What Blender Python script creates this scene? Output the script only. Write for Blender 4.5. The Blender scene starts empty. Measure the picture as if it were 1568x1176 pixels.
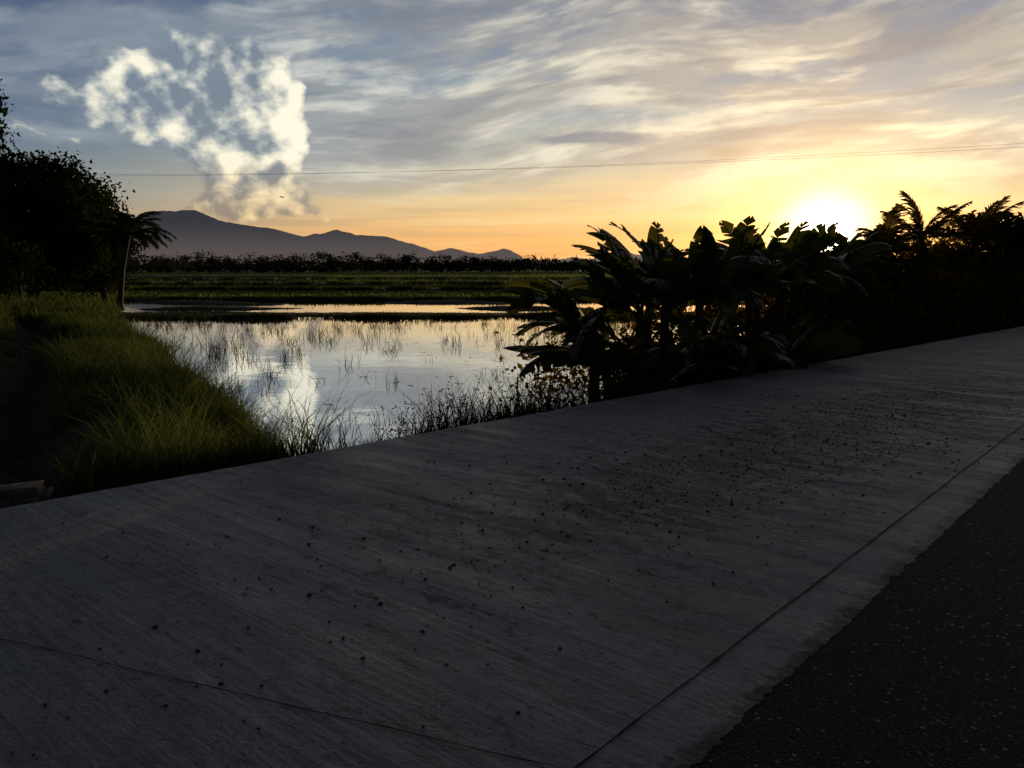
import bpy, math, random, bmesh
import numpy as np
from mathutils import Vector, noise as mnoise
random.seed(4); R=np.random.default_rng(7)
scene=bpy.context.scene
scene.view_settings.view_transform='Standard'; scene.view_settings.look='None'
scene.view_settings.exposure=0

def lin(r,g,b):
    f=lambda c:(c/255/12.92) if c/255<=.04045 else ((c/255+.055)/1.055)**2.4
    return (f(r),f(g),f(b),1.0)

# ------------------------------------------------------------ node helper
class G:
    def __init__(s,nt): s.nt=nt; nt.nodes.clear()
    def new(s,t,**k):
        n=s.nt.nodes.new(t)
        for a,b in k.items(): setattr(n,a,b)
        return n
    def put(s,sock,v):
        if isinstance(v,S): s.nt.links.new(v.s,sock)
        elif isinstance(v,bpy.types.NodeSocket): s.nt.links.new(v,sock)
        else: sock.default_value=v
    def m(s,op,a,b=None,c=None,clamp=False):
        n=s.new('ShaderNodeMath',operation=op,use_clamp=clamp)
        s.put(n.inputs[0],a)
        if b is not None: s.put(n.inputs[1],b)
        if c is not None: s.put(n.inputs[2],c)
        return S(s,n.outputs[0])
    def ss(s,x,lo,hi,a=0.0,b=1.0):
        n=s.new('ShaderNodeMapRange',interpolation_type='SMOOTHSTEP')
        s.put(n.inputs[0],x)
        for i,v in enumerate((lo,hi,a,b)): s.put(n.inputs[i+1],v)
        return S(s,n.outputs[0])
    def xyz(s,x,y,z=0.0):
        n=s.new('ShaderNodeCombineXYZ')
        for i,v in enumerate((x,y,z)): s.put(n.inputs[i],v)
        return S(s,n.outputs[0])
    def noise(s,vec,scale=1.0,detail=4.0,rough=.5,dist=0.0,two=False,out=0):
        n=s.new('ShaderNodeTexNoise',noise_dimensions='2D' if two else '3D'); s.put(n.inputs['Vector'],vec)
        n.inputs['Scale'].default_value=scale; n.inputs['Detail'].default_value=detail
        n.inputs['Roughness'].default_value=rough; n.inputs['Distortion'].default_value=dist
        return S(s,n.outputs[out])
    def mix(s,f,a,b,mode='MIX'):
        n=s.new('ShaderNodeMix',data_type='RGBA',blend_type=mode)
        s.put(n.inputs[0],f); s.put(n.inputs[6],a); s.put(n.inputs[7],b)
        return S(s,n.outputs[2])
    def ramp(s,f,stops):
        n=s.new('ShaderNodeValToRGB'); s.put(n.inputs[0],f)
        e=n.color_ramp.elements
        while len(e)<len(stops): e.new(.5)
        for i,(p,c) in enumerate(stops): e[i].position=p; e[i].color=c
        return S(s,n.outputs[0])
    def vm(s,op,a,b):
        n=s.new('ShaderNodeVectorMath',operation=op); s.put(n.inputs[0],a); s.put(n.inputs[1],b)
        return n
    def scale(s,c,f):
        n=s.new('ShaderNodeVectorMath',operation='SCALE'); s.put(n.inputs[0],c); s.put(n.inputs['Scale'],f)
        return S(s,n.outputs[0])
    def vadd(s,a,b): return S(s,s.vm('ADD',a,b).outputs[0])
    def dot(s,a,b): return S(s,s.vm('DOT_PRODUCT',a,b).outputs[1])
class S:
    def __init__(s,g,sock): s.g=g; s.s=sock
    def __add__(s,o): return s.g.m('ADD',s,o)
    def __radd__(s,o): return s.g.m('ADD',o,s)
    def __sub__(s,o): return s.g.m('SUBTRACT',s,o)
    def __rsub__(s,o): return s.g.m('SUBTRACT',o,s)
    def __mul__(s,o): return s.g.m('MULTIPLY',s,o)
    __rmul__=__mul__
    def __truediv__(s,o): return s.g.m('DIVIDE',s,o)

# ------------------------------------------------------------ sun + sky
SAZ,SEL=21.0,1.85
Sdir=Vector((math.sin(math.radians(SAZ))*math.cos(math.radians(SEL)),math.cos(math.radians(SAZ))*math.cos(math.radians(SEL)),math.sin(math.radians(SEL))))
w=bpy.data.worlds.new("World"); scene.world=w; w.use_nodes=True
g=G(w.node_tree)
tc=g.new('ShaderNodeTexCoord'); D=S(g,tc.outputs['Generated'])
sp=g.new('ShaderNodeSeparateXYZ'); g.put(sp.inputs[0],D)
dx,dy,dz=[S(g,o) for o in sp.outputs]
az=g.m('ARCTAN2',dx,dy)*57.2958
el=g.m('ARCSINE',g.m('MINIMUM',g.m('MAXIMUM',dz,-.999),.999))*57.2958
ang=g.m('ARCCOSINE',g.m('MINIMUM',g.dot(D,tuple(Sdir)),.99999))*57.2958
back=g.ss(g.dot(D,(.2,.98,0.0)),-.2,.75,.22,1.0)
e40=g.m('MULTIPLY',el,1/40,clamp=True)
warm=g.ramp(e40,[(0,lin(216,152,96)),(.05,lin(226,174,112)),(.11,lin(214,188,142)),(.18,lin(178,182,170)),(.26,lin(138,154,166)),(.36,lin(108,126,150)),(.46,lin(94,110,136)),(.7,lin(52,62,86)),(1,lin(32,40,60))])
cool=g.ramp(e40,[(0,lin(172,140,112)),(.07,lin(168,150,126)),(.13,lin(128,138,142)),(.2,lin(86,108,134)),(.3,lin(70,92,126)),(.45,lin(60,76,110)),(.7,lin(44,54,78)),(1,lin(30,37,56))])
base=g.mix(g.ss(az,-30.0,-6.0),cool,warm)
def addc(c,col,f):
    n=g.new('ShaderNodeRGB'); n.outputs[0].default_value=col
    return g.vadd(c,g.scale(S(g,n.outputs[0]),f))
glow1=g.m('EXPONENT',ang*(-1/9.0))*.32; glow2=g.m('EXPONENT',(ang*ang)*(-1/26.0))*.80
core1=g.ss(ang,4.0,1.0)*1.5; core2=g.ss(ang,2.0,.8)*6.0
def finish(c):
    c=addc(c,(1,.70,.28,1),glow1); c=addc(c,(1,.76,.26,1),glow2)
    c=addc(c,(1,.86,.52,1),core1); c=addc(c,(1,.93,.75,1),core2)
    b=g.new('ShaderNodeBackground'); g.put(b.inputs[0],g.scale(c,back)); b.inputs[1].default_value=1.0
    return b.outputs[0]
simple=finish(g.mix(g.ss(el,5.0,9.0)*.55,base,g.mix(g.ss(el,20.0,34.0),lin(150,150,152),lin(54,60,76))))
# high streaky cloud
wv=g.noise(g.xyz(az*.035,el*.07),1.0,1.0,.5,two=True)
el2=el+(wv-.5)*4.5-az*.085*g.ss(el,2.0,9.0)
n3=g.noise(g.xyz(az*.26,el2*1.05),1.0,5.0,.58,two=True)
n1=g.noise(g.xyz(az*.055+3.0,el2*.30+1.0),1.0,4.0,.52,two=True)
n2=g.noise(g.xyz(az*.065+19.0,el2*.52+4.0),1.0,5.0,.55,two=True)
side=g.ss(az,-26.0,2.0); sd2=g.ss(az,-25.0,25.0)
cov=g.ss(n1+(n3-.5)*.35,.34,.60)*g.ss(el,2.2,8.0)*g.ss(az,-30.0,-10.0,.35,1.0)
cbright=g.mix(sd2,lin(194,198,196),lin(238,228,200))
cmid=g.mix(sd2,lin(136,146,156),lin(168,164,156))
ccol=g.mix(g.ss(n2+(n3-.5)*.42,.38,.62),cmid,cbright)
ccol=g.mix(g.ss(el,12.5,20.0)*.35,ccol,lin(148,150,156))
sky=g.mix(cov*.92,base,ccol)
dk=g.ss(g.noise(g.xyz(az*.06+31.0,el2*.5+8.0),1.0,5.0,.52,two=True)+(n3-.5)*.22,.46,.66)*g.ss(el,5.0,9.0)*.72
sky=g.mix(dk,sky,g.mix(side,lin(92,108,134),lin(116,122,134)))
low=g.noise(g.xyz(az*.05+15.0,el*1.1-az*.02),1.0,5.0,.58,two=True)
sky=g.mix(g.ss(low,.46,.70)*g.ss(el,8.0,3.0)*.45,sky,g.mix(side,lin(150,138,128),lin(242,210,156)))
sky=g.mix(g.ss(low,.48,.3)*g.ss(el,9.0,3.0)*.35,sky,g.mix(side,lin(122,120,126),lin(180,152,126)))
def blob(a,e,A,E,ra,re):
    u=(a-A)*(1/ra); v=(e-E)*(1/re)
    return g.m('EXPONENT',(u*u+v*v)*-1.0)
lens=g.ss(blob(az,el+(n3-.5)*.8,5.6,8.6,5.2,.6)+(n3-.5)*.35,.3,.8)*.85
sky=g.mix(lens,sky,lin(98,116,138))
sm=g.ss(blob(az,el,14.6,7.6,1.8,.55)+(n3-.5)*.6,.35,.9)*.5
sky=g.mix(sm,sky,lin(136,126,116))
right=finish(sky)
# cumulonimbus on the left: grey body, billows bright on the sun-facing side
wn=g.noise(g.xyz(az*.22+5.0,el*.26+2.0),1.0,5.0,.48,two=True,out=1)
ws=g.new('ShaderNodeSeparateColor'); g.put(ws.inputs[0],wn)
wx=(S(g,ws.outputs[0])-.5)*3.6; wy=(S(g,ws.outputs[1])-.5)*3.2
ca=az+wx; ce=el+wy
bill=g.noise(g.xyz(az*.42+2.0,el*.55),1.0,5.0,.50,two=True)
bill2=g.noise(g.xyz(az*.42+2.0+.26,el*.55-.04),1.0,5.0,.50,two=True)
BL=[(-17.2,9.8,3.0,3.0),(-20.5,9.2,3.4,1.8),(-22.6,11.4,3.0,1.7),(-26.6,10.2,2.8,.9),(-18.4,6.4,3.0,1.8),(-17.4,4.2,4.4,1.3),(-19.0,13.0,3.0,1.3)]
def fld_(a,e):
    f=None
    for b in BL:
        q=blob(a,e,*b); f=q if f is None else f+q
    return f
f=fld_(ca,ce); fr=fld_(ca+1.1,ce-.1)
veil=g.ss(blob(ca,ce,-24.5,13.8,9.0,2.2)+blob(ca,ce,-28.5,8.4,4.0,.9)+(bill-.5)*.6,.2,1.0)*.45
def seg(x0,y0,x1,y1,wd,amp=1.0):
    vx,vy=x1-x0,y1-y0; L=vx*vx+vy*vy
    px=ca-x0; py=ce-y0
    t=g.m('MULTIPLY',px*vx+py*vy,1/L,clamp=True)
    qx=px-t*vx; qy=py-t*vy
    return g.m('EXPONENT',(qx*qx+qy*qy)*(-1/(wd*wd)))*amp
SG=[(-26.6,10.1,-23.2,12.4,.75,.9),(-23.2,12.4,-21.6,11.9,.6,.9),(-24.6,9.8,-22.0,8.1,.85,.9),(-22.0,8.1,-18.9,6.8,.75,.8),(-18.9,6.7,-15.0,7.2,.6,.9),(-15.3,7.6,-14.1,8.7,.7,1.1),(-14.3,8.8,-16.0,9.8,.75,1.0),(-15.3,9.9,-14.7,11.0,.85,1.1),(-14.8,11.2,-16.2,12.5,.65,1.0),(-17.4,9.9,-19.4,8.2,.6,.5),(-18.3,5.9,-20.6,4.4,.8,.7),(-18.0,4.6,-14.4,4.9,.7,.7),(-15.5,3.9,-12.6,2.9,.5,.5),(-31.5,8.8,-27.6,8.0,.32,.7),(-22.0,14.4,-19.0,13.5,.45,.5),(-28.8,11.0,-27.2,10.5,.35,.5)]
rg=None
for a_ in SG:
    q=seg(*a_); rg=q if rg is None else rg+q
rel=(bill-bill2)*5.0
msk=g.ss(f+rg*.8+(bill-.5)*.9,.36,.78)
Lx=rg*.52+g.m('MAXIMUM',f-fr,-.25)*.42+rel*.45+(bill-.5)*.45+.08
Lc=g.m('MULTIPLY',Lx,1.0,clamp=True)
hi_=g.ramp(Lc,[(0,lin(110,124,142)),(.22,lin(146,156,164)),(.45,lin(186,190,186)),(.68,lin(226,222,204)),(.95,lin(252,247,226))])
lo_=g.ramp(Lc,[(0,lin(134,126,120)),(.22,lin(166,152,134)),(.45,lin(200,178,144)),(.68,lin(228,200,154)),(.95,lin(248,222,168))])
cc_=g.mix(g.ss(el,3.0,8.0),lo_,hi_)
vis=g.ss(az,-9.0,-12.5)
sk2=g.mix(veil*vis,sky,lin(150,160,168))
sk2=g.mix(msk*vis*.94,sk2,cc_)
left=finish(sk2)
mL=g.new('ShaderNodeMixShader'); g.put(mL.inputs[0],g.m('LESS_THAN',az,-9.0)*1.0); g.put(mL.inputs[1],right); g.put(mL.inputs[2],left)
front=g.m('LESS_THAN',g.m('ABSOLUTE',az),75.0)*g.m('GREATER_THAN',el,-.5)*g.m('LESS_THAN',el,34.0)
mF=g.new('ShaderNodeMixShader'); g.put(mF.inputs[0],front); g.put(mF.inputs[1],simple); g.put(mF.inputs[2],mL.outputs[0])
ns=g.new('ShaderNodeTexSky',sky_type='NISHITA'); ns.sun_disc=False
ns.sun_elevation=math.radians(SEL); ns.sun_rotation=math.radians(SAZ)
b2=g.new('ShaderNodeBackground'); g.put(b2.inputs[0],ns.outputs[0]); b2.inputs[1].default_value=.025
ad=g.new('ShaderNodeAddShader'); g.put(ad.inputs[0],mF.outputs[0]); g.put(ad.inputs[1],b2.outputs[0])
ow=g.new('ShaderNodeOutputWorld'); g.put(ow.inputs[0],ad.outputs[0])

sl=bpy.data.lights.new('sun','SUN'); sl.energy=3.2; sl.angle=math.radians(.5); sl.color=(1,.70,.38)
so=bpy.data.objects.new('sun',sl); so.rotation_euler=Sdir.to_track_quat('Z','Y').to_euler(); scene.collection.objects.link(so)

# ------------------------------------------------------------ materials
def mat(name,fn):
    m=bpy.data.materials.new(name); m.use_nodes=True; g=G(m.node_tree); sh=fn(g)
    o=g.new('ShaderNodeOutputMaterial'); g.put(o.inputs[0],sh); return m
def pbsdf(g,col,rough=.8,bump=None,bs=.3,bd=.02,spec=.3):
    p=g.new('ShaderNodeBsdfPrincipled'); g.put(p.inputs['Base Color'],col); g.put(p.inputs['Roughness'],rough)
    p.inputs['Specular IOR Level'].default_value=spec
    if bump is not None:
        b=g.new('ShaderNodeBump'); b.inputs['Strength'].default_value=bs; b.inputs['Distance'].default_value=bd
        g.put(b.inputs['Height'],bump); g.put(p.inputs['Normal'],b.outputs[0])
    return p
def pos(g): return S(g,g.new('ShaderNodeNewGeometry').outputs['Position'])
def attr(g,n):
    a=g.new('ShaderNodeAttribute'); a.attribute_name=n; return S(g,a.outputs['Fac'])
def leafmat(name,c0,c1,t,tf=.35,nsc=.6,kk=1.4):
    def f(g):
        r=attr(g,'rnd'); v=attr(g,'tip')
        nz=g.noise(pos(g),nsc,2.0)
        k=g.m('ADD',r*.45,(nz-.5)*kk*1.6+v*.4-.05,clamp=True)
        d=g.new('ShaderNodeBsdfDiffuse'); g.put(d.inputs[0],g.mix(k,c0,c1))
        tr=g.new('ShaderNodeBsdfTranslucent'); g.put(tr.inputs[0],g.mix(k,tuple(x*.35 for x in t[:3])+(1,),t))
        mx=g.new('ShaderNodeMixShader'); mx.inputs[0].default_value=tf
        g.put(mx.inputs[1],d.outputs[0]); g.put(mx.inputs[2],tr.outputs[0]); return mx.outputs[0]
    return mat(name,f)
M_grass=leafmat('grass_blades',(.012,.020,.008,1),(.10,.13,.045,1),(.13,.17,.045,1),.36,.9,2.4)
M_dgrass=leafmat('dark_grass',(.012,.016,.007,1),(.038,.046,.016,1),(.07,.08,.02,1),.3,.5)
M_rice=leafmat('rice_blades',(.07,.10,.03,1),(.14,.18,.05,1),(.21,.28,.07,1),.4,.06)
M_leaf=leafmat('tree_leaves',(.010,.016,.006,1),(.048,.062,.018,1),(.04,.05,.01,1),.25,.4)
M_bush=leafmat('bush_leaves',(.013,.015,.006,1),(.045,.042,.014,1),(.26,.16,.02,1),.3,.5)
M_palm=leafmat('palm_frond',(.015,.018,.007,1),(.035,.04,.012,1),(.22,.14,.02,1),.35,1.0)
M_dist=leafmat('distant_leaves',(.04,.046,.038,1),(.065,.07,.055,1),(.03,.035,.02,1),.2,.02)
def f_ban(g):
    r=attr(g,'rnd'); nz=g.noise(pos(g),2.0,2.0)
    k=g.m('ADD',r*.5,(nz-.5),clamp=True)
    p=pbsdf(g,g.mix(k,(.018,.028,.010,1),(.05,.072,.022,1)),.42,spec=.22)
    tr=g.new('ShaderNodeBsdfTranslucent'); g.put(tr.inputs[0],g.mix(k,(.05,.065,.008,1),(.20,.20,.025,1)))
    mx=g.new('ShaderNodeMixShader'); mx.inputs[0].default_value=.27; g.put(mx.inputs[1],p.outputs[0]); g.put(mx.inputs[2],tr.outputs[0]); return mx.outputs[0]
M_ban=mat('banana_leaf',f_ban)
M_bark=mat('bark',lambda g:pbsdf(g,g.mix(g.noise(pos(g),6.0,4.0),(.02,.016,.012,1),(.06,.05,.038,1)),.9,g.noise(pos(g),25.0,3.0),.5).outputs[0])
M_stem=mat('banana_stem',lambda g:pbsdf(g,g.mix(g.noise(pos(g),9.0,3.0),(.02,.022,.01,1),(.05,.045,.02,1)),.7,spec=.1).outputs[0])
M_clod=mat('dirt',lambda g:pbsdf(g,g.mix(g.noise(pos(g),9.0,3.0),(.022,.02,.018,1),(.06,.052,.044,1)),.95,spec=.1).outputs[0])
M_wire=mat('cable',lambda g:pbsdf(g,(.05,.05,.05,1),.6).outputs[0])
M_stone=mat('old_concrete',lambda g:pbsdf(g,g.mix(g.noise(pos(g),9.0,6.0),(.03,.03,.028,1),(.09,.085,.08,1)),.9,g.noise(pos(g),30.0,5.0),.6).outputs[0])
def f_conc(g):
    P=pos(g); s=g.dot(P,(.721,.693,0)); n=g.dot(P,(-.693,.721,0))
    s0=s; s=s+n*.10
    fine=g.noise(g.xyz(s*30.0,n*1.3,0.0),1.0,3.0,.6,.3)
    band=g.noise(g.xyz(s*4.2,n*.55,3.0),1.0,4.0,.62,.4)
    wide=g.noise(g.xyz(s*1.0,n*.22,8.0),1.0,3.0,.5,.3)
    blot=g.noise(P,1.1,7.0,.66,.4)
    grit=g.noise(P,45.0,4.0,.7)
    mid=g.noise(P,9.0,5.0,.7)
    c=g.mix(g.ss(band*.28+blot*.25+wide*.25+mid*.22,.41,.59),(.092,.095,.108,1),(.285,.285,.30,1))
    c=g.mix(g.ss(fine,.46,.60)*.5,c,(.065,.068,.076,1))
    c=g.mix(g.ss(g.noise(g.xyz(s*9.0,n*.9,13.0),1.0,3.0,.6),.60,.68)*.5,c,(.36,.355,.36,1))
    nd=(n-3.4)/.9
    dirt=g.m('EXPONENT',nd*nd*-1.0)*g.ss(s,1.5,5.0)*g.ss(s,17.0,10.0)
    d=g.ss(g.noise(g.xyz(s*9.0,n*4.0,5.0),1.0,6.0,.74)+dirt*.16,.56,.66)
    c=g.mix(dirt*.4*g.ss(mid,.35,.6),c,(.34,.29,.25,1))
    c=g.mix(d*.85,c,(.042,.037,.034,1))
    c=g.mix(g.ss(g.noise(P,24.0,3.0,.6),.63,.69)*.8,c,(.035,.035,.036,1))
    c=g.mix(g.ss(g.noise(P,70.0,2.0,.6),.60,.68)*.55*g.ss(blot,.35,.6),c,(.04,.038,.036,1))
    edge=n-(1.42+.082*s0)
    c=g.mix(g.ss(edge,.10,-.10)*.3*g.ss(g.noise(P,7.0,5.0,.7),.35,.6),c,(.32,.33,.35,1))
    c=g.mix(g.ss(edge+(g.noise(P,18.0,6.0,.8)-.5)*.26,-.17,-.25),c,(.016,.016,.017,1))
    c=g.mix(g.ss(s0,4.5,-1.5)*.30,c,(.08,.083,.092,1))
    r=g.ss(band+blot*.5,.5,1.0,.42,.8)
    h=fine*.6+grit*.8+band*1.0+d*.4+mid*.6
    return pbsdf(g,c,r,h,.8,.014,spec=.45).outputs[0]
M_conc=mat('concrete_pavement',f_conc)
def f_asph(g):
    P=pos(g); v=g.new('ShaderNodeTexVoronoi'); g.put(v.inputs['Vector'],P); v.inputs['Scale'].default_value=95.0
    vd=S(g,v.outputs['Distance']); vc=g.new('ShaderNodeSeparateColor'); g.put(vc.inputs[0],v.outputs['Color'])
    rr=S(g,vc.outputs[0])
    c=g.mix(g.ss(rr,.78,1.0)*.7,(.016,.016,.017,1),(.11,.10,.095,1))
    c=g.mix(g.ss(rr,.985,.995),c,(.40,.38,.34,1))
    c=g.mix(g.noise(P,1.0,4.0)*.6,c,(.014,.014,.014,1))
    return pbsdf(g,c,.85,vd,.8,.006,spec=.15).outputs[0]
M_asph=mat('asphalt',f_asph)
M_joint=mat('joint_sealant',lambda g:pbsdf(g,(.022,.022,.025,1),.9,spec=.1).outputs[0])
def f_water(g):
    P=pos(g); sp=g.new('ShaderNodeSeparateXYZ'); g.put(sp.inputs[0],P)
    x,y=S(g,sp.outputs[0]),S(g,sp.outputs[1])
    h=g.noise(g.xyz(x*.8,y*.9,0.0),1.0,2.0,.5,two=True)*.6+g.noise(g.xyz(x*3.0,y*4.5,0.0),1.0,1.0,.5,two=True)*.06
    b=g.new('ShaderNodeBump'); b.inputs['Strength'].default_value=.10; b.inputs['Distance'].default_value=.05; g.put(b.inputs['Height'],h)
    gl=g.new('ShaderNodeBsdfGlossy'); gl.inputs['Roughness'].default_value=.03; gl.inputs['Color'].default_value=(.93,.95,.97,1); g.put(gl.inputs['Normal'],b.outputs[0])
    df=g.new('ShaderNodeBsdfDiffuse'); df.inputs[0].default_value=(.05,.045,.035,1)
    lw=g.new('ShaderNodeFresnel'); lw.inputs[0].default_value=1.45
    k=g.m('ADD',S(g,lw.outputs[0])*.5,.60,clamp=True)
    mx=g.new('ShaderNodeMixShader'); g.put(mx.inputs[0],k); g.put(mx.inputs[1],df.outputs[0]); g.put(mx.inputs[2],gl.outputs[0]); return mx.outputs[0]
M_water=mat('pond_water',f_water)
def f_ground(g):
    P=pos(g); sp=g.new('ShaderNodeSeparateXYZ'); g.put(sp.inputs[0],P); x,y,z=[S(g,o) for o in sp.outputs]
    mud=g.mix(g.noise(P,2.5,5.0,.6),(.012,.012,.007,1),(.035,.032,.018,1))
    fld=g.mix(g.ss(g.noise(g.xyz(x*.01,y*.12,0.0),1.0,4.0,.6,.3),.35,.65),(.06,.08,.026,1),(.14,.17,.055,1))
    c=g.mix(g.ss(y,60.0,66.0)*g.ss(z,-.55,-.7),mud,fld)
    return pbsdf(g,c,.95,g.noise(P,6.0,4.0),.6,.06,spec=.1).outputs[0]
M_ground=mat('ground_soil',f_ground)
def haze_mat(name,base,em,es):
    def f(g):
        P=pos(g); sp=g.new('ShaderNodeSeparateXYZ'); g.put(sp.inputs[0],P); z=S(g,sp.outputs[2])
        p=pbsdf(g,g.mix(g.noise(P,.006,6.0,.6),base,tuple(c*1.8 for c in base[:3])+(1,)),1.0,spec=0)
        g.put(p.inputs['Emission Color'],g.mix(g.ss(z,0.0,240.0),em[0],em[1])); p.inputs['Emission Strength'].default_value=es  # distance haze put into the material as a glow graded by height
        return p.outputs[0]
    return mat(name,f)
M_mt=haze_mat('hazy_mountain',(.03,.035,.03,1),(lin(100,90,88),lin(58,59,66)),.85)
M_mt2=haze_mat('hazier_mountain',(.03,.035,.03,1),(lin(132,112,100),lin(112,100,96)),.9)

# ------------------------------------------------------------ mesh helpers
def quadmesh(name,V,Q,mats,attrs={},mi=None,smooth=False):
    V=np.asarray(V,np.float32).reshape(-1,3); Q=np.asarray(Q,np.int32).reshape(-1,4)
    me=bpy.data.meshes.new(name); me.vertices.add(len(V)); me.vertices.foreach_set('co',V.ravel())
    me.loops.add(len(Q)*4); me.loops.foreach_set('vertex_index',Q.ravel())
    me.polygons.add(len(Q)); me.polygons.foreach_set('loop_start',np.arange(0,len(Q)*4,4,dtype=np.int32))
    for m in (mats if isinstance(mats,list) else [mats]): me.materials.append(m)
    if mi is not None: me.polygons.foreach_set('material_index',np.asarray(mi,np.int32))
    me.polygons.foreach_set('use_smooth',np.full(len(Q),smooth))
    for k,a in attrs.items():
        at=me.attributes.new(k,'FLOAT','POINT'); at.data.foreach_set('value',np.asarray(a,np.float32).ravel())
    me.update(calc_edges=True)
    o=bpy.data.objects.new(name,me); scene.collection.objects.link(o); return o
class Mesh:
    def __init__(s): s.V=[];s.Q=[];s.r=[];s.t=[];s.mi=[];s.n=0
    def add(s,V,Q,r=.5,t=0.5,mi=0):
        V=np.asarray(V,float).reshape(-1,3); Q=np.asarray(Q,int).reshape(-1,4)
        s.V.append(V); s.Q.append(Q+s.n); s.n+=len(V)
        s.r.append(np.broadcast_to(r,(len(V),)).copy()); s.t.append(np.broadcast_to(t,(len(V),)).copy()); s.mi.append(np.full(len(Q),mi))
    def build(s,name,mats,smooth=False):
        return quadmesh(name,np.concatenate(s.V),np.concatenate(s.Q),mats,{'rnd':np.concatenate(s.r),'tip':np.concatenate(s.t)},np.concatenate(s.mi),smooth)
def blades(m,P,h,wd,lean,mi=0,curve=2.0,leandir=None):
    N=len(P); P=np.asarray(P,float)
    a=R.uniform(0,2*np.pi,N); wx=np.stack([np.cos(a),np.sin(a),np.zeros(N)],1)
    b=R.uniform(0,2*np.pi,N) if leandir is None else leandir
    L=np.stack([np.cos(b),np.sin(b),np.zeros(N)],1)*(lean*h)[:,None]
    ts=[0,.4,.75,1.0]; ws=[1,.8,.5,.06]; V=np.zeros((N,8,3))
    for i,(t,wf) in enumerate(zip(ts,ws)):
        c=P+L*(t**curve); c[:,2]+=h*t*(1-.25*lean*t)
        V[:,2*i]=c-wx*(wd*wf*.5)[:,None]; V[:,2*i+1]=c+wx*(wd*wf*.5)[:,None]
    q=np.array([[0,1,3,2],[2,3,5,4],[4,5,7,6]]); Q=(np.arange(N)[:,None,None]*8+q[None]).reshape(-1,4)
    r=np.repeat(R.uniform(0,1,N),8); t=np.tile(np.repeat(ts,2),N)
    m.add(V.reshape(-1,3),Q,r,t,mi)
def leaves(m,C,size,mi=0,up=0.3,elong=1.9):
    N=len(C); d=R.normal(size=(N,3)); d[:,2]=d[:,2]*.7-up*.5; d/=np.linalg.norm(d,axis=1)[:,None]
    e=np.cross(d,R.normal(size=(N,3))); e/=np.linalg.norm(e,axis=1)[:,None]+1e-9
    s=size[:,None]
    V=np.stack([C-d*s*.5*elong/1.9,C+e*s*.26,C+d*s*.5*elong/1.9,C-e*s*.26],1)
    Q=np.arange(N*4).reshape(-1,4); m.add(V.reshape(-1,3),Q,np.repeat(R.uniform(0,1,N),4),np.tile([0,.4,1,.4],N),mi)
def tube(m,pts,rad,sides=8,mi=0):
    pts=[Vector(p) for p in pts]; V=[]
    for i,p in enumerate(pts):
        d=(pts[min(i+1,len(pts)-1)]-pts[max(i-1,0)]).normalized()
        a=d.cross(Vector((0.3,1,0.1))).normalized(); b=d.cross(a)
        for k in range(sides):
            th=2*math.pi*k/sides; V.append(p+(a*math.cos(th)+b*math.sin(th))*rad[i])
    Q=[]
    for i in range(len(pts)-1):
        for k in range(sides): Q.append([i*sides+k,i*sides+(k+1)%sides,(i+1)*sides+(k+1)%sides,(i+1)*sides+k])
    m.add(np.array([tuple(v) for v in V]),Q,.5,.5,mi)

# ------------------------------------------------------------ terrain
def sst(a,b,x): t=np.clip((x-a)/(b-a),0,1); return t*t*(3-2*t)
def wav(x,y,f,p=0): return (np.sin(x*f+p+1.3*np.sin(y*f*.7+p))+np.sin(y*f*1.13-p*2+1.1*np.sin(x*f*.83)))*.5
bank_y=np.array([0,6,7.5,9,11,14,17,20,25,32,40,60]); bank_x=np.array([-1.2,-1.5,-2.0,-2.8,-3.8,-5.7,-7.3,-9.0,-12.0,-16.0,-20.0,-30])
dit_y=np.array([4,6.5,8.5,13,19,30]); dit_x=np.array([-3.2,-4.2,-5.4,-8.1,-11.2,-18])
BUNDS=[(40.8,.40,.8),(44.5,.06,.7),(61.0,.20,.8),(78,.36,1.0),(100,.45,1.2),(132,.5,1.6),(170,.6,2.2),(225,.7,3)]
def bundy(i,x): return BUNDS[i][0]+.03*x+.5*np.sin(x*.13+i*2)+.2*np.sin(x*.5+i)
def H(x,y):
    n=-.693*x+.721*y
    xb=np.interp(y,bank_y,bank_x)+.45*wav(x*0,y,1.1)+.25*wav(x,y,2.6)
    z=np.full(np.shape(x),-1.2)
    z=z+sst(41,42,y)*(1-sst(44,45,y))*.32+sst(59.5,61.5,y)*.36+(sst(45,46,y)*(1-sst(58,59,y)))*(.13+.30*wav(x,y*2.2,.35,2))
    for i,(yb,hh,ww) in enumerate(BUNDS):
        z=z+hh*np.exp(-((y-bundy(i,x))/ww)**2)*(1 if i>1 else .8+.3*wav(x,y,.8,i))
    bk=1-sst(-.6,.7,x-xb)
    hb=-.33+.10*wav(x,y,.9)+.06*wav(x,y,2.3)
    hb=hb-.45*np.exp(-((x-np.interp(y,dit_y,dit_x))/.42)**2)*(y<30)
    hb=hb-.5*sst(35,55,y)
    z=z*(1-bk)+np.maximum(z,hb)*bk
    sh=1-sst(6.2,7.9,n+.2*wav(x,y,1.7))
    rv=sst(1.2,3.2,x)*(1-sst(10.5,14.0,n))
    z=np.maximum(z,(-1.2+.65*rv))
    z=z*(1-sh)-.10*sh
    return z+.02*wav(x,y,5)
def axis(lo,hi,step,far,k=1.09):
    a=list(np.arange(lo,hi,step)); d=step; v=hi
    while v<far: a.append(v); d*=k; v+=d
    a.append(far); return a
ys=[-3000,-1000,-300,-100,-40,-15,-6]+axis(-3,70,.3,9000,1.06)
xp=axis(0,26,.3,8000,1.09); xs=[-v for v in xp[:0:-1]]+xp
X,Y=np.meshgrid(np.array(xs,float),np.array(ys,float)); Z=H(X,Y)
Z=np.where(Y<-4,-.1,Z)
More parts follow.
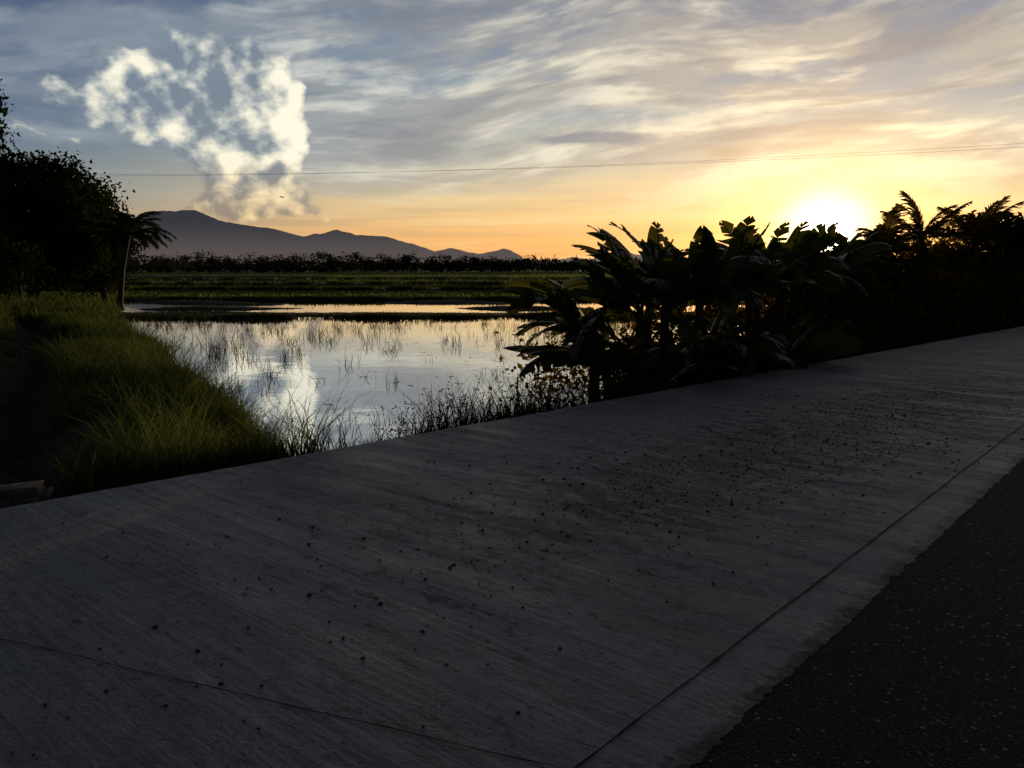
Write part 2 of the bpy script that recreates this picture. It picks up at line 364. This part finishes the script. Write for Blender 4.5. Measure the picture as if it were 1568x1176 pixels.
nx=len(xs); ny=len(ys); idx=np.arange(nx*ny).reshape(ny,nx)
Q=np.stack([idx[:-1,:-1],idx[:-1,1:],idx[1:,1:],idx[1:,:-1]],-1).reshape(-1,4)
quadmesh('ground',np.stack([X,Y,Z],-1),Q,M_ground,smooth=True)
quadmesh('pond_water',[(-75,7,-.95),(75,7,-.95),(75,61,-.95),(-75,61,-.95)],[[0,1,2,3]],M_water)

# roads
def rd(s,n,z): return (.721*s-.693*n,.693*s+.721*n,z)
quadmesh('asphalt_road',[rd(-60,-5,0),rd(160,-5,0),rd(160,5.5,0),rd(-60,5.5,0)],[[0,1,2,3]],M_asph)
ss_=np.concatenate([np.arange(-20,-2,.5),np.arange(-2,16,.02),np.arange(16,160,1.0)])
def jn(s): return 1.42+.082*s if s<14 else 1.42+.082*14
V=[]
for i,s in enumerate(ss_):
    j=min(jn(s),2.5); e=j-.27+.02*mnoise.noise((s*1.3,0,0))+.015*mnoise.noise((s*9,3,0))+.02*mnoise.noise((s*30,3,0))
    o=6.09+.03*mnoise.noise((s*.9,7,0))+.015*mnoise.noise((s*7,1,0))
    V+= [rd(s,e,.003),rd(s,e+.15,.010),rd(s,o-.02,.012),rd(s,o,.0),rd(s,o+.01,-.25)]
Qc=[]
for i in range(len(ss_)-1):
    for k in range(4): Qc.append([i*5+k,(i+1)*5+k,(i+1)*5+k+1,i*5+k+1])
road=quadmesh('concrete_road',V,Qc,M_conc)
def strip(name,pts,wd,parent):
    V=[];Q=[]
    for i,(s,n) in enumerate(pts):
        q=pts[min(i+1,len(pts)-1)]; p=pts[max(i-1,0)]; dx,dy=q[0]-p[0],q[1]-p[1]; l=math.hypot(dx,dy); dx/=l;dy/=l
        ww=wd*(1+.8*mnoise.noise((s*9,n*9,0)))
        V+=[rd(s-dy*ww/2,n+dx*ww/2,.016),rd(s+dy*ww/2,n-dx*ww/2,.016)]
        if i: Q.append([2*i-2,2*i-1,2*i+1,2*i])
    o=quadmesh(name,V,Q,M_joint); o.parent=parent
strip('longitudinal_joint',[(s,jn(s)+.009*mnoise.noise((s*1.4,5,0))+.004*mnoise.noise((s*15,5,0))) for s in np.arange(-8,40,.04)],.008,road)
strip('transverse_joint',[(1.75-.47*(n-1.6)+.012*mnoise.noise((n*3,1,1)),n) for n in np.arange(1.60,6.05,.05)],.006,road)

# dirt clods
sN=np.concatenate([R.normal(7.2,2.4,3000),R.normal(3.0,1.8,160),R.uniform(-1,16,600)])
nN=np.concatenate([R.normal(3.35,.62,3000)+.03*(sN[:3000]-7),R.normal(3.6,.7,160),R.uniform(1.9,5.9,600)])
sz=R.lognormal(-5.5,.48,len(sN)); ok=(nN>1.9)&(nN<6.0); sN,nN,sz=sN[ok],nN[ok],np.clip(sz[ok],.0015,.012)
cube=np.array([(x,y,z) for z in (-1,1) for y in (-1,1) for x in (-1,1)],float)*np.array([1,.8,.5])
m=Mesh()
qb=np.array([[0,2,3,1],[4,5,7,6],[0,1,5,4],[2,6,7,3],[0,4,6,2],[1,3,7,5]])
for s,n,z in zip(sN,nN,sz):
    v=cube*z*R.uniform(.5,1.2,(8,3)); a=R.uniform(0,6.28); v=v@np.array([[math.cos(a),-math.sin(a),0],[math.sin(a),math.cos(a),0],[0,0,1]])
    m.add(v+np.array(rd(s,n,.012+z*.3)),qb)
m.build('dirt_clods',[M_clod])

# ------------------------------------------------------------ grasses
def hz(P): return H(P[:,0],P[:,1])
def scatter(N,x0,x1,y0,y1):
    P=np.zeros((N,3)); P[:,0]=R.uniform(x0,x1,N); P[:,1]=R.uniform(y0,y1,N); return P
def nof(P): return -.693*P[:,0]+.721*P[:,1]
m=Mesh()
P=scatter(340000,-24,-.5,5,34)
xb=np.interp(P[:,1],bank_y,bank_x); dd=np.abs(P[:,0]-np.interp(P[:,1],dit_y,dit_x))
vis=(P[:,0]>-.72*P[:,1]-1.5)&(P[:,0]<xb+.6)&(nof(P)>6.22)
dens=np.clip(.36+.85*wav(P[:,0],P[:,1],1.6)+.6*wav(P[:,0],P[:,1],4.1),.06,1)*sst(.3,.85,dd)
dens*=np.where(P[:,0]<np.interp(P[:,1],dit_y,dit_x)-1.8,.55,1)
vis&=R.uniform(0,1,len(P))<dens
P=P[vis]; P[:,2]=hz(P)-.03; dd=dd[vis]; xb=xb[vis]
dist=np.hypot(P[:,0],P[:,1])
cl=np.clip(.75+.5*wav(P[:,0],P[:,1],1.9,1),.25,1.25)
h=R.uniform(.15,.5,len(P))*cl*(1+.012*dist); h*=np.clip(.45+.6*sst(.3,1.2,dd),.4,1)
h*=np.clip(.55+.45*sst(6.3,7.2,nof(P)),.3,1)
blades(m,P,h,np.clip(.0009*dist,.006,.03)*R.uniform(.6,1.2,len(P)),R.uniform(.2,.95,len(P)))
for k in range(150):
    y=R.uniform(6,24); xb_=np.interp(y,bank_y,bank_x); x=xb_-abs(R.normal(0,1.8))+.1
    if -.693*x+.721*y<6.5 or abs(x-np.interp(y,dit_y,dit_x))<.6: continue
    n=130; Pc=np.zeros((n,3)); Pc[:,0]=x+R.normal(0,.14,n); Pc[:,1]=y+R.normal(0,.14,n); Pc[:,2]=hz(Pc)-.02
    blades(m,Pc,R.uniform(.35,.8,n)*R.uniform(.6,1.2),np.full(n,.005+.0006*y),R.uniform(.3,1.1,n))
P=scatter(60000,-48,-12,30,60); xb=np.interp(P[:,1],bank_y,bank_x)
P=P[(P[:,0]<xb+.6)&(P[:,0]>-.75*P[:,1])]; P[:,2]=hz(P)-.05
blades(m,P,R.uniform(.25,.8,len(P))*(.7+.4*wav(P[:,0],P[:,1],.8)),R.uniform(.03,.06,len(P)),R.uniform(.1,.6,len(P)))
m.build('bank_grass',[M_grass])
m=Mesh()
def tuft(m,x,y,n,hh,sp,wd,ln=.7):
    P=np.zeros((n,3)); P[:,0]=x+R.normal(0,sp,n); P[:,1]=y+R.normal(0,sp,n); P=P[nof(P)>6.2]; P[:,2]=hz(P)-.02; k=len(P)
    if k==0: return
    blades(m,P,R.uniform(.4,1,k)*hh,np.full(k,wd),R.uniform(.1,ln,k))
for s in np.arange(.2,11,.03):
    n=6.42+abs(R.normal(0,.25)); x,y,_=rd(s,n,0)
    tuft(m,x,y,int(R.integers(6,20)),.10+.2*R.uniform()+.14*max(0,math.sin(s*2.1)),.07,.009)
for (x,y,hh,n,sp) in [(-.75,8.9,.85,260,.25),(-1.15,8.5,.74,240,.27),(-.4,9.2,.62,180,.22),(-1.6,8.1,.5,120,.2),(.15,9.8,.88,260,.22),(.35,10.1,1.05,380,.24),(.65,10.2,1.0,260,.24),(.95,10.5,.88,220,.25),(1.25,10.8,.9,220,.25),(-.1,9.6,.5,140,.2),(-2.3,7.5,.45,260,.3),(-2.6,7.1,.5,240,.25),(-2.9,6.9,.5,240,.25)]:
    tuft(m,x,y,n,hh,sp,.010,.9)
m.build('shoulder_grass',[M_dgrass])
m=Mesh()
for (x,y,hh) in [(-.85,8.75,.85),(-.6,8.95,.8),(-1.3,8.3,.72),(.1,9.9,.95),(.35,10.0,1.08),(-1.05,8.6,.8),(-.2,9.7,.85)]:
    for k in range(7):
        a=R.uniform(0,6.28); zb=float(H(np.array([x]),np.array([y]))[0]); L=hh*R.uniform(.6,1.05); ex=Vector((x+math.cos(a)*L*.35,y+math.sin(a)*L*.35,zb+L))
        b=Vector((x+R.normal()*.05,y+R.normal()*.05,zb)); mid=b.lerp(ex,.5)+Vector((0,0,.05))
        tube(m,[b,mid,ex],[.004,.003,.0015],4)
        C=np.array([tuple(b.lerp(ex,t)+Vector((0,0,.05*math.sin(t*3.1)))+Vector(R.normal(0,.022,3))) for t in R.uniform(.3,1,20)])
        leaves(m,C,R.uniform(.02,.045,20))
m.build('roadside_weed',[M_dgrass])
m=Mesh()
C=scatter(3800,-22,14,10,40.3)
k=np.clip(.15+.25*sst(20,30,C[:,1])*(C[:,1]<37)+.75*np.exp(-((C[:,0]-(np.interp(C[:,1],bank_y,bank_x)+2.2))/1.8)**2)+.8*np.exp(-((C[:,0]-.10*C[:,1]+.2)/1.8)**2),0,1)
C=C[(R.uniform(0,1,len(C))<k*.75)&(C[:,0]>np.interp(C[:,1],bank_y,bank_x)+.3)&(wav(C[:,0],C[:,1],.7)>-.5)]
for c in C:
    n=int(R.integers(2,15)); P=np.zeros((n,3)); P[:,0]=c[0]+R.normal(0,.11,n); P[:,1]=c[1]+R.normal(0,.11,n); P[:,2]=-1.0
    d=c[1]; blades(m,P,(R.uniform(.1,.42,n)*R.uniform(.5,1.4)+.05)*(1.25 if d>20 else .95),np.full(n,.006+.00034*d),R.uniform(.05,1.1,n))
m.build('pond_reeds',[M_dgrass])
m=Mesh(); P=scatter(520,-14,8,12,38); P=P[(P[:,0]>np.interp(P[:,1],bank_y,bank_x)+.5)&(wav(P[:,0],P[:,1],.5,3)>-.1)]
for p in P:
    L=R.uniform(.03,.16); wd=R.uniform(.008,.02); a=R.normal(0,.9); c,s=math.cos(a),math.sin(a); z=-.944
    m.add([(p[0]-c*L-s*wd,p[1]-s*L+c*wd,z),(p[0]-c*L+s*wd,p[1]-s*L-c*wd,z),(p[0]+c*L+s*wd,p[1]+s*L-c*wd,z),(p[0]+c*L-s*wd,p[1]+s*L+c*wd,z)],[[0,1,2,3]])
m.build('floating_debris',[M_dgrass])
m=Mesh()
for i,(yb,hh,ww) in enumerate(BUNDS[:6]):
    N=[18000,1500,12000,12000,10000,9000][i]
    P=np.zeros((N,3)); P[:,0]=R.uniform(-.62*yb,.45*yb,N); P[:,1]=bundy(i,P[:,0])+R.normal(0,ww*.45,N)
    keep=R.uniform(0,1,N)<np.clip(.55+.7*wav(P[:,0],P[:,1],1.3,i),.08,1); P=P[keep]; P[:,2]=hz(P)-.04
    blades(m,P,R.uniform(.06,[.34,.12,.26,.5,.5,.5][i],len(P)),np.full(len(P),.0013*yb),R.uniform(.1,.7,len(P)))
m.build('bund_grass',[M_dgrass])
m=Mesh() 
yy=62.5*np.exp(R.uniform(0,1,85000)**1.1*math.log(330/62.5)); P=np.zeros((85000,3)); P[:,1]=yy; P[:,0]=R.uniform(-.62,.5,85000)*yy
ok=np.ones(len(P),bool)
for i in range(2,8): ok&=np.abs(P[:,1]-bundy(i,P[:,0]))>BUNDS[i][2]*1.4
P=P[ok]; P[:,2]=hz(P)-.05
blades(m,P,R.uniform(.2,.42,len(P)),P[:,1]*.0022,R.uniform(.1,.5,len(P)))
P=scatter(9000,-34,22,41.5,59); P[:,2]=hz(P)-.03; P=P[P[:,2]>-.99]
blades(m,P,R.uniform(.05,.14,len(P)),np.full(len(P),.05),R.uniform(.1,.6,len(P)))
m.build('rice_field',[M_rice])

# ------------------------------------------------------------ trees
def crown(m,c,r,ncl,nl,ls,mi=1,spread=.55,seed=0):
    C=[]
    for i in range(ncl):
        d=R.normal(size=3); d/=np.linalg.norm(d); rr=R.uniform(.15,1.0)**.5
        k=1+.45*mnoise.noise(Vector(d*1.9)+Vector((seed,seed*2,0)))
        C.append(np.array(c)+d*rr*k*np.array(r))
    C=np.array(C)
    for p in C:
        n=int(nl*R.uniform(.5,1.4)); q=p+R.normal(0,1,(n,3))*np.array([spread,spread,spread*.6])
        leaves(m,q,R.uniform(.6,1.4,n)*ls,mi,up=.6)
    return C
def tree(name,base,h,crowns,tr=.2,nl=90,ls=.28,spread=.5,ncl=60):
    m=Mesh(); b=Vector(base); top=b+Vector((R.normal()*.4,R.normal()*.4,h*.55))
    mid=b.lerp(top,.5)+Vector((R.normal()*.2,R.normal()*.2,0))
    tube(m,[b-Vector((0,0,.3)),b+Vector((0,0,.3)),mid,top],[tr*1.5,tr,tr*.75,tr*.5],9,0)
    for i,(dx,dy,dz,rx,ry,rz) in enumerate(crowns):
        c=b+Vector((dx,dy,dz)); C=crown(m,tuple(c),(rx,ry,rz),ncl,nl,ls,1,spread,seed=i*3.3+h)
        st=mid.lerp(top,R.uniform(.2,1)); kn=st.lerp(c,.5)+Vector((0,0,.3)); tube(m,[st,kn,c],[tr*.5,tr*.32,tr*.15],6,0)
        for p in C[::5]:
            p=Vector(p); tube(m,[c.lerp(kn,.5),c.lerp(p,.6),p],[tr*.18,tr*.1,tr*.04],5,0)
    return m.build(name,[M_bark,M_leaf])
tree('broadleaf_tree',(-28.6,48,-.6),9,[(-.4,0,7.0,2.6,3,1.5),(2.2,-.5,6.4,1.9,2.4,1.7),(-2.2,0,5.0,2.6,2.6,2.4),(.4,0,3.4,3.2,3,2.4),(3.0,0,3.9,1.9,2,2.0)],ncl=70)
tree('broadleaf_tree',(-26.2,52,-.6),7,[(-.6,0,5.9,1.7,2.2,1.4),(.3,-.3,4.0,1.4,2,1.7),(-1.6,0,4.0,2.4,2.4,2.3),(-.6,0,2.0,2.0,2,1.5)],ncl=60)
tree('broadleaf_tree',(-29.4,44,-.6),12,[(.8,0,11.0,1.1,1.4,1.3),(.4,0,9.4,1.7,2,1.5),(-.4,0,6.4,2.4,2.0,1.9),(-2.2,0,7.8,2.8,2.3,2.6),(0,0,3.8,3.0,2.6,2.6)],ncl=60,spread=.42)
tree('broadleaf_tree',(-24.9,41,-.5),4,[(-1.2,0,1.9,1.3,1.5,1.3),(-3.0,0,2.4,2.2,1.8,1.8),(-5.2,0,2.3,2.6,1.8,1.9)],tr=.12,ncl=50,ls=.24)
tree('broadleaf_tree',(-36,50,-.6),9,[(0,0,7,4,3,3),(-3,0,4,3,3,3)],ncl=60)
tree('broadleaf_tree',(-34,58,-.6),7,[(0,0,3,4,3,2.6),(2,0,2.5,3,3,2.2)],ncl=60)
def frond(m,b,phi,th,L,droop,mi=1,nl=30,ll=.30,lw=.035):
    p=Vector(b); pts=[p.copy()]; t=th; n=12
    for i in range(n):
        t-=droop/n*(.5+i/n); p=p+Vector((math.cos(phi)*math.cos(t),math.sin(phi)*math.cos(t),math.sin(t)))*(L/n); pts.append(p.copy())
    tube(m,pts,[.022*L*.5*(1-.8*i/n)+.004 for i in range(n+1)],4,mi)
    side=Vector((-math.sin(phi),math.cos(phi),0)); V=[];Q=[]
    for i in range(nl):
        f=.15+.85*i/(nl-1); k=min(int(f*n),n-1); q=pts[k].lerp(pts[k+1],f*n-k)
        d=(pts[k+1]-pts[k]).normalized(); l=ll*L*(math.sin(math.pi*(.15+.8*f))**.6)*R.uniform(.85,1.1)
        for sg in (-1,1):
            dr=R.uniform(.15,.6); e=q+(side*sg*.7+d*.8-Vector((0,0,dr))).normalized()*l
            mm=q+(side*sg*.75+d*.75-Vector((0,0,dr*.3))).normalized()*l*.5; w=d*lw*L*.5
            j=len(V); V+=[q-w*.5,q+w*.5,mm+w*.6,mm-w*.6,e+w*.08,e-w*.08]; Q+=[[j,j+1,j+2,j+3],[j+3,j+2,j+4,j+5]]
    m.add(np.array([tuple(v) for v in V]),Q,R.uniform(),.5,mi)
def palm(base,h,lean,nf,L,tr=.13,name='coconut_palm',thr=(-.2,1.3),dr=(.9,1.7),fm=None,lw=.035):
    m=Mesh(); b=Vector(base); t=b+Vector((lean[0],lean[1],h)); md=b.lerp(t,.5)+Vector((lean[0]*-.15,0,0))
    tube(m,[b-Vector((0,0,.2)),b+Vector((0,0,.2)),md,t],[tr*1.6,tr*1.1,tr*.85,tr*.8],8,0)
    for i in range(nf):
        frond(m,t,i*2.4+R.uniform(-.2,.2),R.uniform(*thr),L*R.uniform(.85,1.1),R.uniform(*dr),lw=lw)
    return m.build(name,[M_bark,fm or M_palm])
palm((-21.6,44.5,-.6),3.9,(.7,0),26,2.4,.14,fm=M_leaf,dr=(1.0,2.0),lw=.06)

m=Mesh()
def treeline(x0,x1,y,hf,step,var=(.55,1.2),k7=7):
    x=x0
    while x<x1:
        hh=hf(x)*R.uniform(*var); wd=hh*R.uniform(.3,.6); c=np.array([x,y+R.uniform(-8,8),-.7+hh*.55])
        for k in range(k7):
            cc=c+np.array([R.normal(0,wd*.5),R.normal(0,wd*.5),R.uniform(-.5,.36)*hh*.8]); n=40
            leaves(m,cc+R.normal(0,1,(n,3))*np.array([wd*.3,wd*.3,hh*.09]),R.uniform(.7,1.5,n),0)
        n=70; leaves(m,np.array([x,y,1.4])+R.normal(0,1,(n,3))*np.array([step*.8,2,1.5]),R.uniform(1,2.2,n),0)
        x+=step*R.uniform(.4,1.6)
treeline(-262,-108,430,lambda x:9.4,2.6)
treeline(-97,74,400,lambda x:9.0-.016*(x+95),2.4)
treeline(60,260,420,lambda x:5.5,4)
treeline(-195,-70,330,lambda x:2.4,5)
treeline(-115,150,560,lambda x:7.0,5)
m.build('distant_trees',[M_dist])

def mountain(name,prof,Y0,depth,material,rug):
    px=[p[0] for p in prof]; pz=[p[1] for p in prof]
    xs=np.arange(px[0],px[-1],12.0); rows=15; V=[]
    for j in range(rows):
        f=(j/(rows-1))*2-1
        for x in xs:
            sh=max(0,1-abs(f)**1.2); z=np.interp(x,px,pz)
            nz=mnoise.fractal(Vector((x*.004,f*1.5,3)),1,2,5)
            zz=z*sh*(1+ (0 if j==rows//2 else -.12+.16*nz))+ (rug*mnoise.fractal(Vector((x*.02,1,f)),1,2,4))*sh*min(1,z/60)
            V.append((x,Y0+f*depth,zz-2))
    k=len(xs); ix=np.arange(k*rows).reshape(rows,k); Q=np.stack([ix[:-1,:-1],ix[:-1,1:],ix[1:,1:],ix[1:,:-1]],-1)
    quadmesh(name,V,Q,material,smooth=True)
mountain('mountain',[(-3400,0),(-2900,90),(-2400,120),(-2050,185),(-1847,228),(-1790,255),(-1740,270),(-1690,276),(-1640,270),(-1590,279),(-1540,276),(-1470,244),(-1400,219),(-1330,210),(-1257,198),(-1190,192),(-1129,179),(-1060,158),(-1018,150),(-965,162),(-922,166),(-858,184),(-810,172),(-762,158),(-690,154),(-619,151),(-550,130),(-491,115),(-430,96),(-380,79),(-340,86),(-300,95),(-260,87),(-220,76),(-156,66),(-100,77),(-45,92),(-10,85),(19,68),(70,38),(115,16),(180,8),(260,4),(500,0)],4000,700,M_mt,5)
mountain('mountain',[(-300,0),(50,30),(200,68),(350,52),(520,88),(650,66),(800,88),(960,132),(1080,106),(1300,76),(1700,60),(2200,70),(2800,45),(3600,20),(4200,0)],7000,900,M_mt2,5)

# ------------------------------------------------------------ banana plants
def banana_leaf(m,b,phi,th,L,W,droop,fold,mi=1):
    n=18; p=Vector(b); pts=[p.copy()]; dirs=[]; t=th; phi0=phi; tw=R.normal(0,.3)
    for i in range(n):
        t-=droop/n*(.25+1.5*i/n); phi+=R.normal(0,.02)
        d=Vector((math.cos(phi)*math.cos(t),math.sin(phi)*math.cos(t),math.sin(t))); dirs.append(d); p=p+d*(L/n); pts.append(p.copy())
    dirs.append(dirs[-1])
    tube(m,pts,[.022*(1-.85*i/n)+.003 for i in range(n+1)],5,0)
    r=R.uniform()
    for sg in (-1,1):
        V=[];Q=[]; i0=3; off=0; cut=1.0
        for i in range(i0,n):
            gap=0
            if R.uniform()<.30: off=R.normal(0,.32); gap=R.uniform(.2,.9); cut=R.uniform(.8,1.05)
            vs=[]
            for kk,(j,g_) in enumerate(((i,gap),(i+1,0))):
                f=(j-i0)/(n-i0); wv=cut*W*min(1,(f/.2+.12))**.7*max(0,1-f**4.2)**.68 if f<1 else W*.08
                d=dirs[j]; sd=d.cross(Vector((0,0,1)))
                if sd.length<.05: sd=Vector((-math.sin(phi0),math.cos(phi0),0))
                sd.normalize(); up=sd.cross(d).normalized(); fa=fold+tw*sg+off*.7
                o=(sd*sg*math.cos(fa)+up*math.sin(fa)); o2=(sd*sg*math.cos(fa-.45)+up*math.sin(fa-.45))
                q=pts[j]
                vs+=[q,q+o*wv*.5+d*(.03+g_*.3*L/n),q+o*wv*.5+o2*wv*.5+d*(.07+g_*L/n)]
            j=len(V); V+=vs; Q+=[[j,j+3,j+4,j+1],[j+1,j+4,j+5,j+2]]
        m.add(np.array([tuple(v) for v in V]),Q,r,R.uniform(0,.6),mi)
def banana(x,y,hs,nl,L,bias=None,upf=.35,W=.255):
    m=Mesh(); z0=float(H(np.array([x]),np.array([y]))[0]); b=Vector((x,y,z0-.1)); ln=Vector((R.normal()*.1,R.normal()*.1,0))
    t=Vector((x,y,hs))+ln
    tube(m,[b,b.lerp(t,.3),b.lerp(t,.7),t],[.11,.10,.075,.05],10,0)
    for i in range(nl):
        phi=i*2.4+R.uniform(-.4,.4)
        if bias is not None and R.uniform()<.65: phi=bias+R.normal(0,.6)
        up=R.uniform()<upf
        th=R.uniform(.85,1.35) if up else R.uniform(.25,1.0); dr=R.uniform(.2,1.6) if up else R.uniform(.5,1.8)
        banana_leaf(m,t-Vector((0,0,R.uniform(0,.25))),phi,th,L*R.uniform(.75,1.12),W*R.uniform(.8,1.25),dr,R.uniform(-.4,.5))
    return m.build('banana_plant',[M_stem,M_ban])
for a in [(1.95,12.3,1.0,11,1.45,2.8,.6),(2.4,12.5,1.1,10,1.4,None,.6),(2.95,12.8,1.2,11,1.4,None,.6),(3.6,13.4,1.2,11,1.4,None,.6),(4.3,14.2,1.25,10,1.4,None,.55),
          (1.5,12.0,.15,13,1.45,3.3,.1),(1.3,12.4,.6,13,1.5,3.1,.25),(2.2,13.4,1.1,10,1.45,2.9,.5),(2.9,12.0,.2,11,1.15,None,.4),(3.5,12.7,.3,11,1.15,None,.4),
          (5.0,15.2,1.3,11,1.4,None,.5),(5.8,16.4,1.35,11,1.4,None,.45),(4.3,13.5,.1,10,1.15,None,.3),(2.1,11.8,-.1,12,1.2,3.4,.2),(5.2,14.7,.1,10,1.1,None,.3),(6.7,17.8,1.4,11,1.4,None,.45),(6.4,16.2,.0,10,1.0,None,.3),(3.4,13.9,1.2,10,1.4,None,.5),(4.7,15.4,1.25,10,1.4,None,.5),(7.6,19.0,1.45,11,1.3,None,.4)]:
    banana(*a)
m=Mesh()
TS=[10,13,16,18.6,21.5,24.6,30,36,70]; TT=[.15,.45,1.0,1.6,1.95,2.25,2.35,2.5,3.6]
for s in np.arange(10.2,70,.40):
    top=np.interp(s,TS,TT)
    for r_ in range(3):
        n=np.interp(s,[10,14,70],[7.5,7.7,8.2])+[.0,1.0,2.2][r_]+R.normal(0,.3); x,y,_=rd(s+R.normal(0,.2),n,0)
        hh=top*[.55,.9,1.0][r_]*R.uniform(.65,1.10)
        zz=-.7
        while zz<hh:
            k=int(R.integers(35,75)); d=math.hypot(x,y); q=np.array([x,y,zz])+R.normal(0,1,(k,3))*np.array([.34,.34,.2]); q=q[nof(q)>6.5]
            leaves(m,q,R.uniform(.6,1.4,len(q))*(.05+.0055*d),0,up=.4); zz+=.36
    x,y,_=rd(s,8.6,0); tube(m,[(x,y,-.8),(x+R.normal()*.2,y,top*.4),(x+R.normal()*.4,y,top*.8)],[.04,.03,.01],5,1)
for i in range(180):
    s=R.uniform(16,60); x,y,_=rd(s,R.uniform(7.8,10.5),0); top=np.interp(s,TS,TT)
    e=Vector((x+R.normal()*.25,y,top+R.uniform(.1,.5))); b=Vector((x,y,top-.5)); tube(m,[b,b.lerp(e,.5),e],[.012,.009,.004],4,1)
    C=np.array([tuple(b.lerp(e,t)+Vector(R.normal(0,.08,3))) for t in R.uniform(.3,1.05,30)]); leaves(m,C,R.uniform(.07,.17,30),0)
m.build('roadside_shrubs',[M_bush,M_bark])
m=Mesh(); N=42000; s=R.uniform(9.5,45,N); n=6.3+np.abs(R.normal(0,.8,N)); P=np.stack([.721*s-.693*n,.693*s+.721*n,np.zeros(N)],1); P[:,2]=hz(P)-.02
d=np.hypot(P[:,0],P[:,1]); blades(m,P,R.uniform(.1,.35,N)*np.clip((n-6.1)/.5,.35,1.3),.0010*d,R.uniform(.1,.8,N)); m.build('verge_grass',[M_dgrass])
palm((11.7,23.2,-.7),3.1,(0,.1),15,1.4,.10,thr=(.2,1.5),dr=(.3,1.2),lw=.06)
palm((10.0,22.0,-.7),2.6,(0,.1),12,1.4,.09,thr=(.2,1.3),dr=(.4,1.4),lw=.06)
palm((14.0,24.9,-.7),2.9,(.1,0),12,1.7,.10,thr=(.3,1.35),dr=(.2,1.0),lw=.06)
palm((8.9,20.6,-.7),2.3,(.1,0),11,1.2,.10,thr=(.3,1.4),dr=(.3,1.2),lw=.06)
tree('small_tree',(16.0,27.0,-.7),4,[(0,0,3.6,.9,.9,.7),(.9,0,3.2,.9,.8,.6)],tr=.08,nl=40,ls=.22,spread=.25,ncl=22)
tree('small_tree',(19.5,30.5,-.7),4,[(0,0,3.5,1.2,.9,.8),(1.2,0,3.3,.9,.8,.7)],tr=.08,nl=40,ls=.22,spread=.25,ncl=24)

# ------------------------------------------------------------ power line
def pole(x,y,h):
    m=Mesh(); tube(m,[(x,y,-1),(x,y,h*.5),(x,y,h)],[.16,.13,.1],10); tube(m,[(x,y-.9,h-.4),(x,y,h-.4),(x,y+.9,h-.4)],[.05,.05,.05],6)
    for k in (-.8,0,.8): tube(m,[(x,y+k,h-.36),(x,y+k,h-.2)],[.04,.03],6)
    m.build('utility_pole',[M_bark])
A=(-44,62,8.5); B=(42,46,8.9)
pole(A[0],A[1],8.8); pole(B[0],B[1],9.3)
m=Mesh()
for k,dz in ((-.8,0),(.8,.45)):
    pts=[]
    for i in range(61):
        t=i/60; pts.append((A[0]+(B[0]-A[0])*t,A[1]+(B[1]-A[1])*t+k,A[2]+(B[2]-A[2])*t-.9*4*t*(1-t)+dz*t))
    tube(m,pts,[.007]*61,5)
m.build('power_line',[M_wire])
m=Mesh(); m.add([(-17.0,60,6.6),(-16.85,60.05,6.72),(-16.7,60,6.6),(-16.85,60.2,6.62),(-16.55,60.05,6.75),(-16.7,60.15,6.58)],[[0,1,2,3],[2,4,5,3]]); 
tube(m,[(-16.70,59.85,6.6),(-16.70,60.0,6.61),(-16.7,60.3,6.6)],[.01,.04,.01],6); m.build('bird',[M_wire])
cx,cy,_=rd(1.15,6.62,0)
bm=bmesh.new(); bmesh.ops.create_cube(bm,size=1)
for v in bm.verts: v.co=Vector((v.co.x*.8,v.co.y*.35,v.co.z*.4))
bmesh.ops.bevel(bm,geom=bm.edges[:],offset=.06,segments=2,affect='EDGES'); bmesh.ops.subdivide_edges(bm,edges=bm.edges[:],cuts=2,use_grid_fill=True)
for v in bm.verts: v.co+=mnoise.noise_vector(v.co*5)*.03
me=bpy.data.meshes.new('culvert_headwall'); bm.to_mesh(me); bm.free(); me.materials.append(M_stone)
for p in me.polygons: p.use_smooth=True
o=bpy.data.objects.new('culvert_headwall',me); o.location=(cx,cy,-.16); o.rotation_euler=(0.05,.04,math.radians(20)); scene.collection.objects.link(o)

# ------------------------------------------------------------ camera
cd=bpy.data.cameras.new('camera'); cd.sensor_width=36; cd.lens=28.26; cd.clip_end=20000; cd.clip_start=.05
co=bpy.data.objects.new('camera',cd); co.location=(0,0,1.6); co.rotation_euler=(math.radians(81.7),0,0); scene.collection.objects.link(co); scene.camera=co
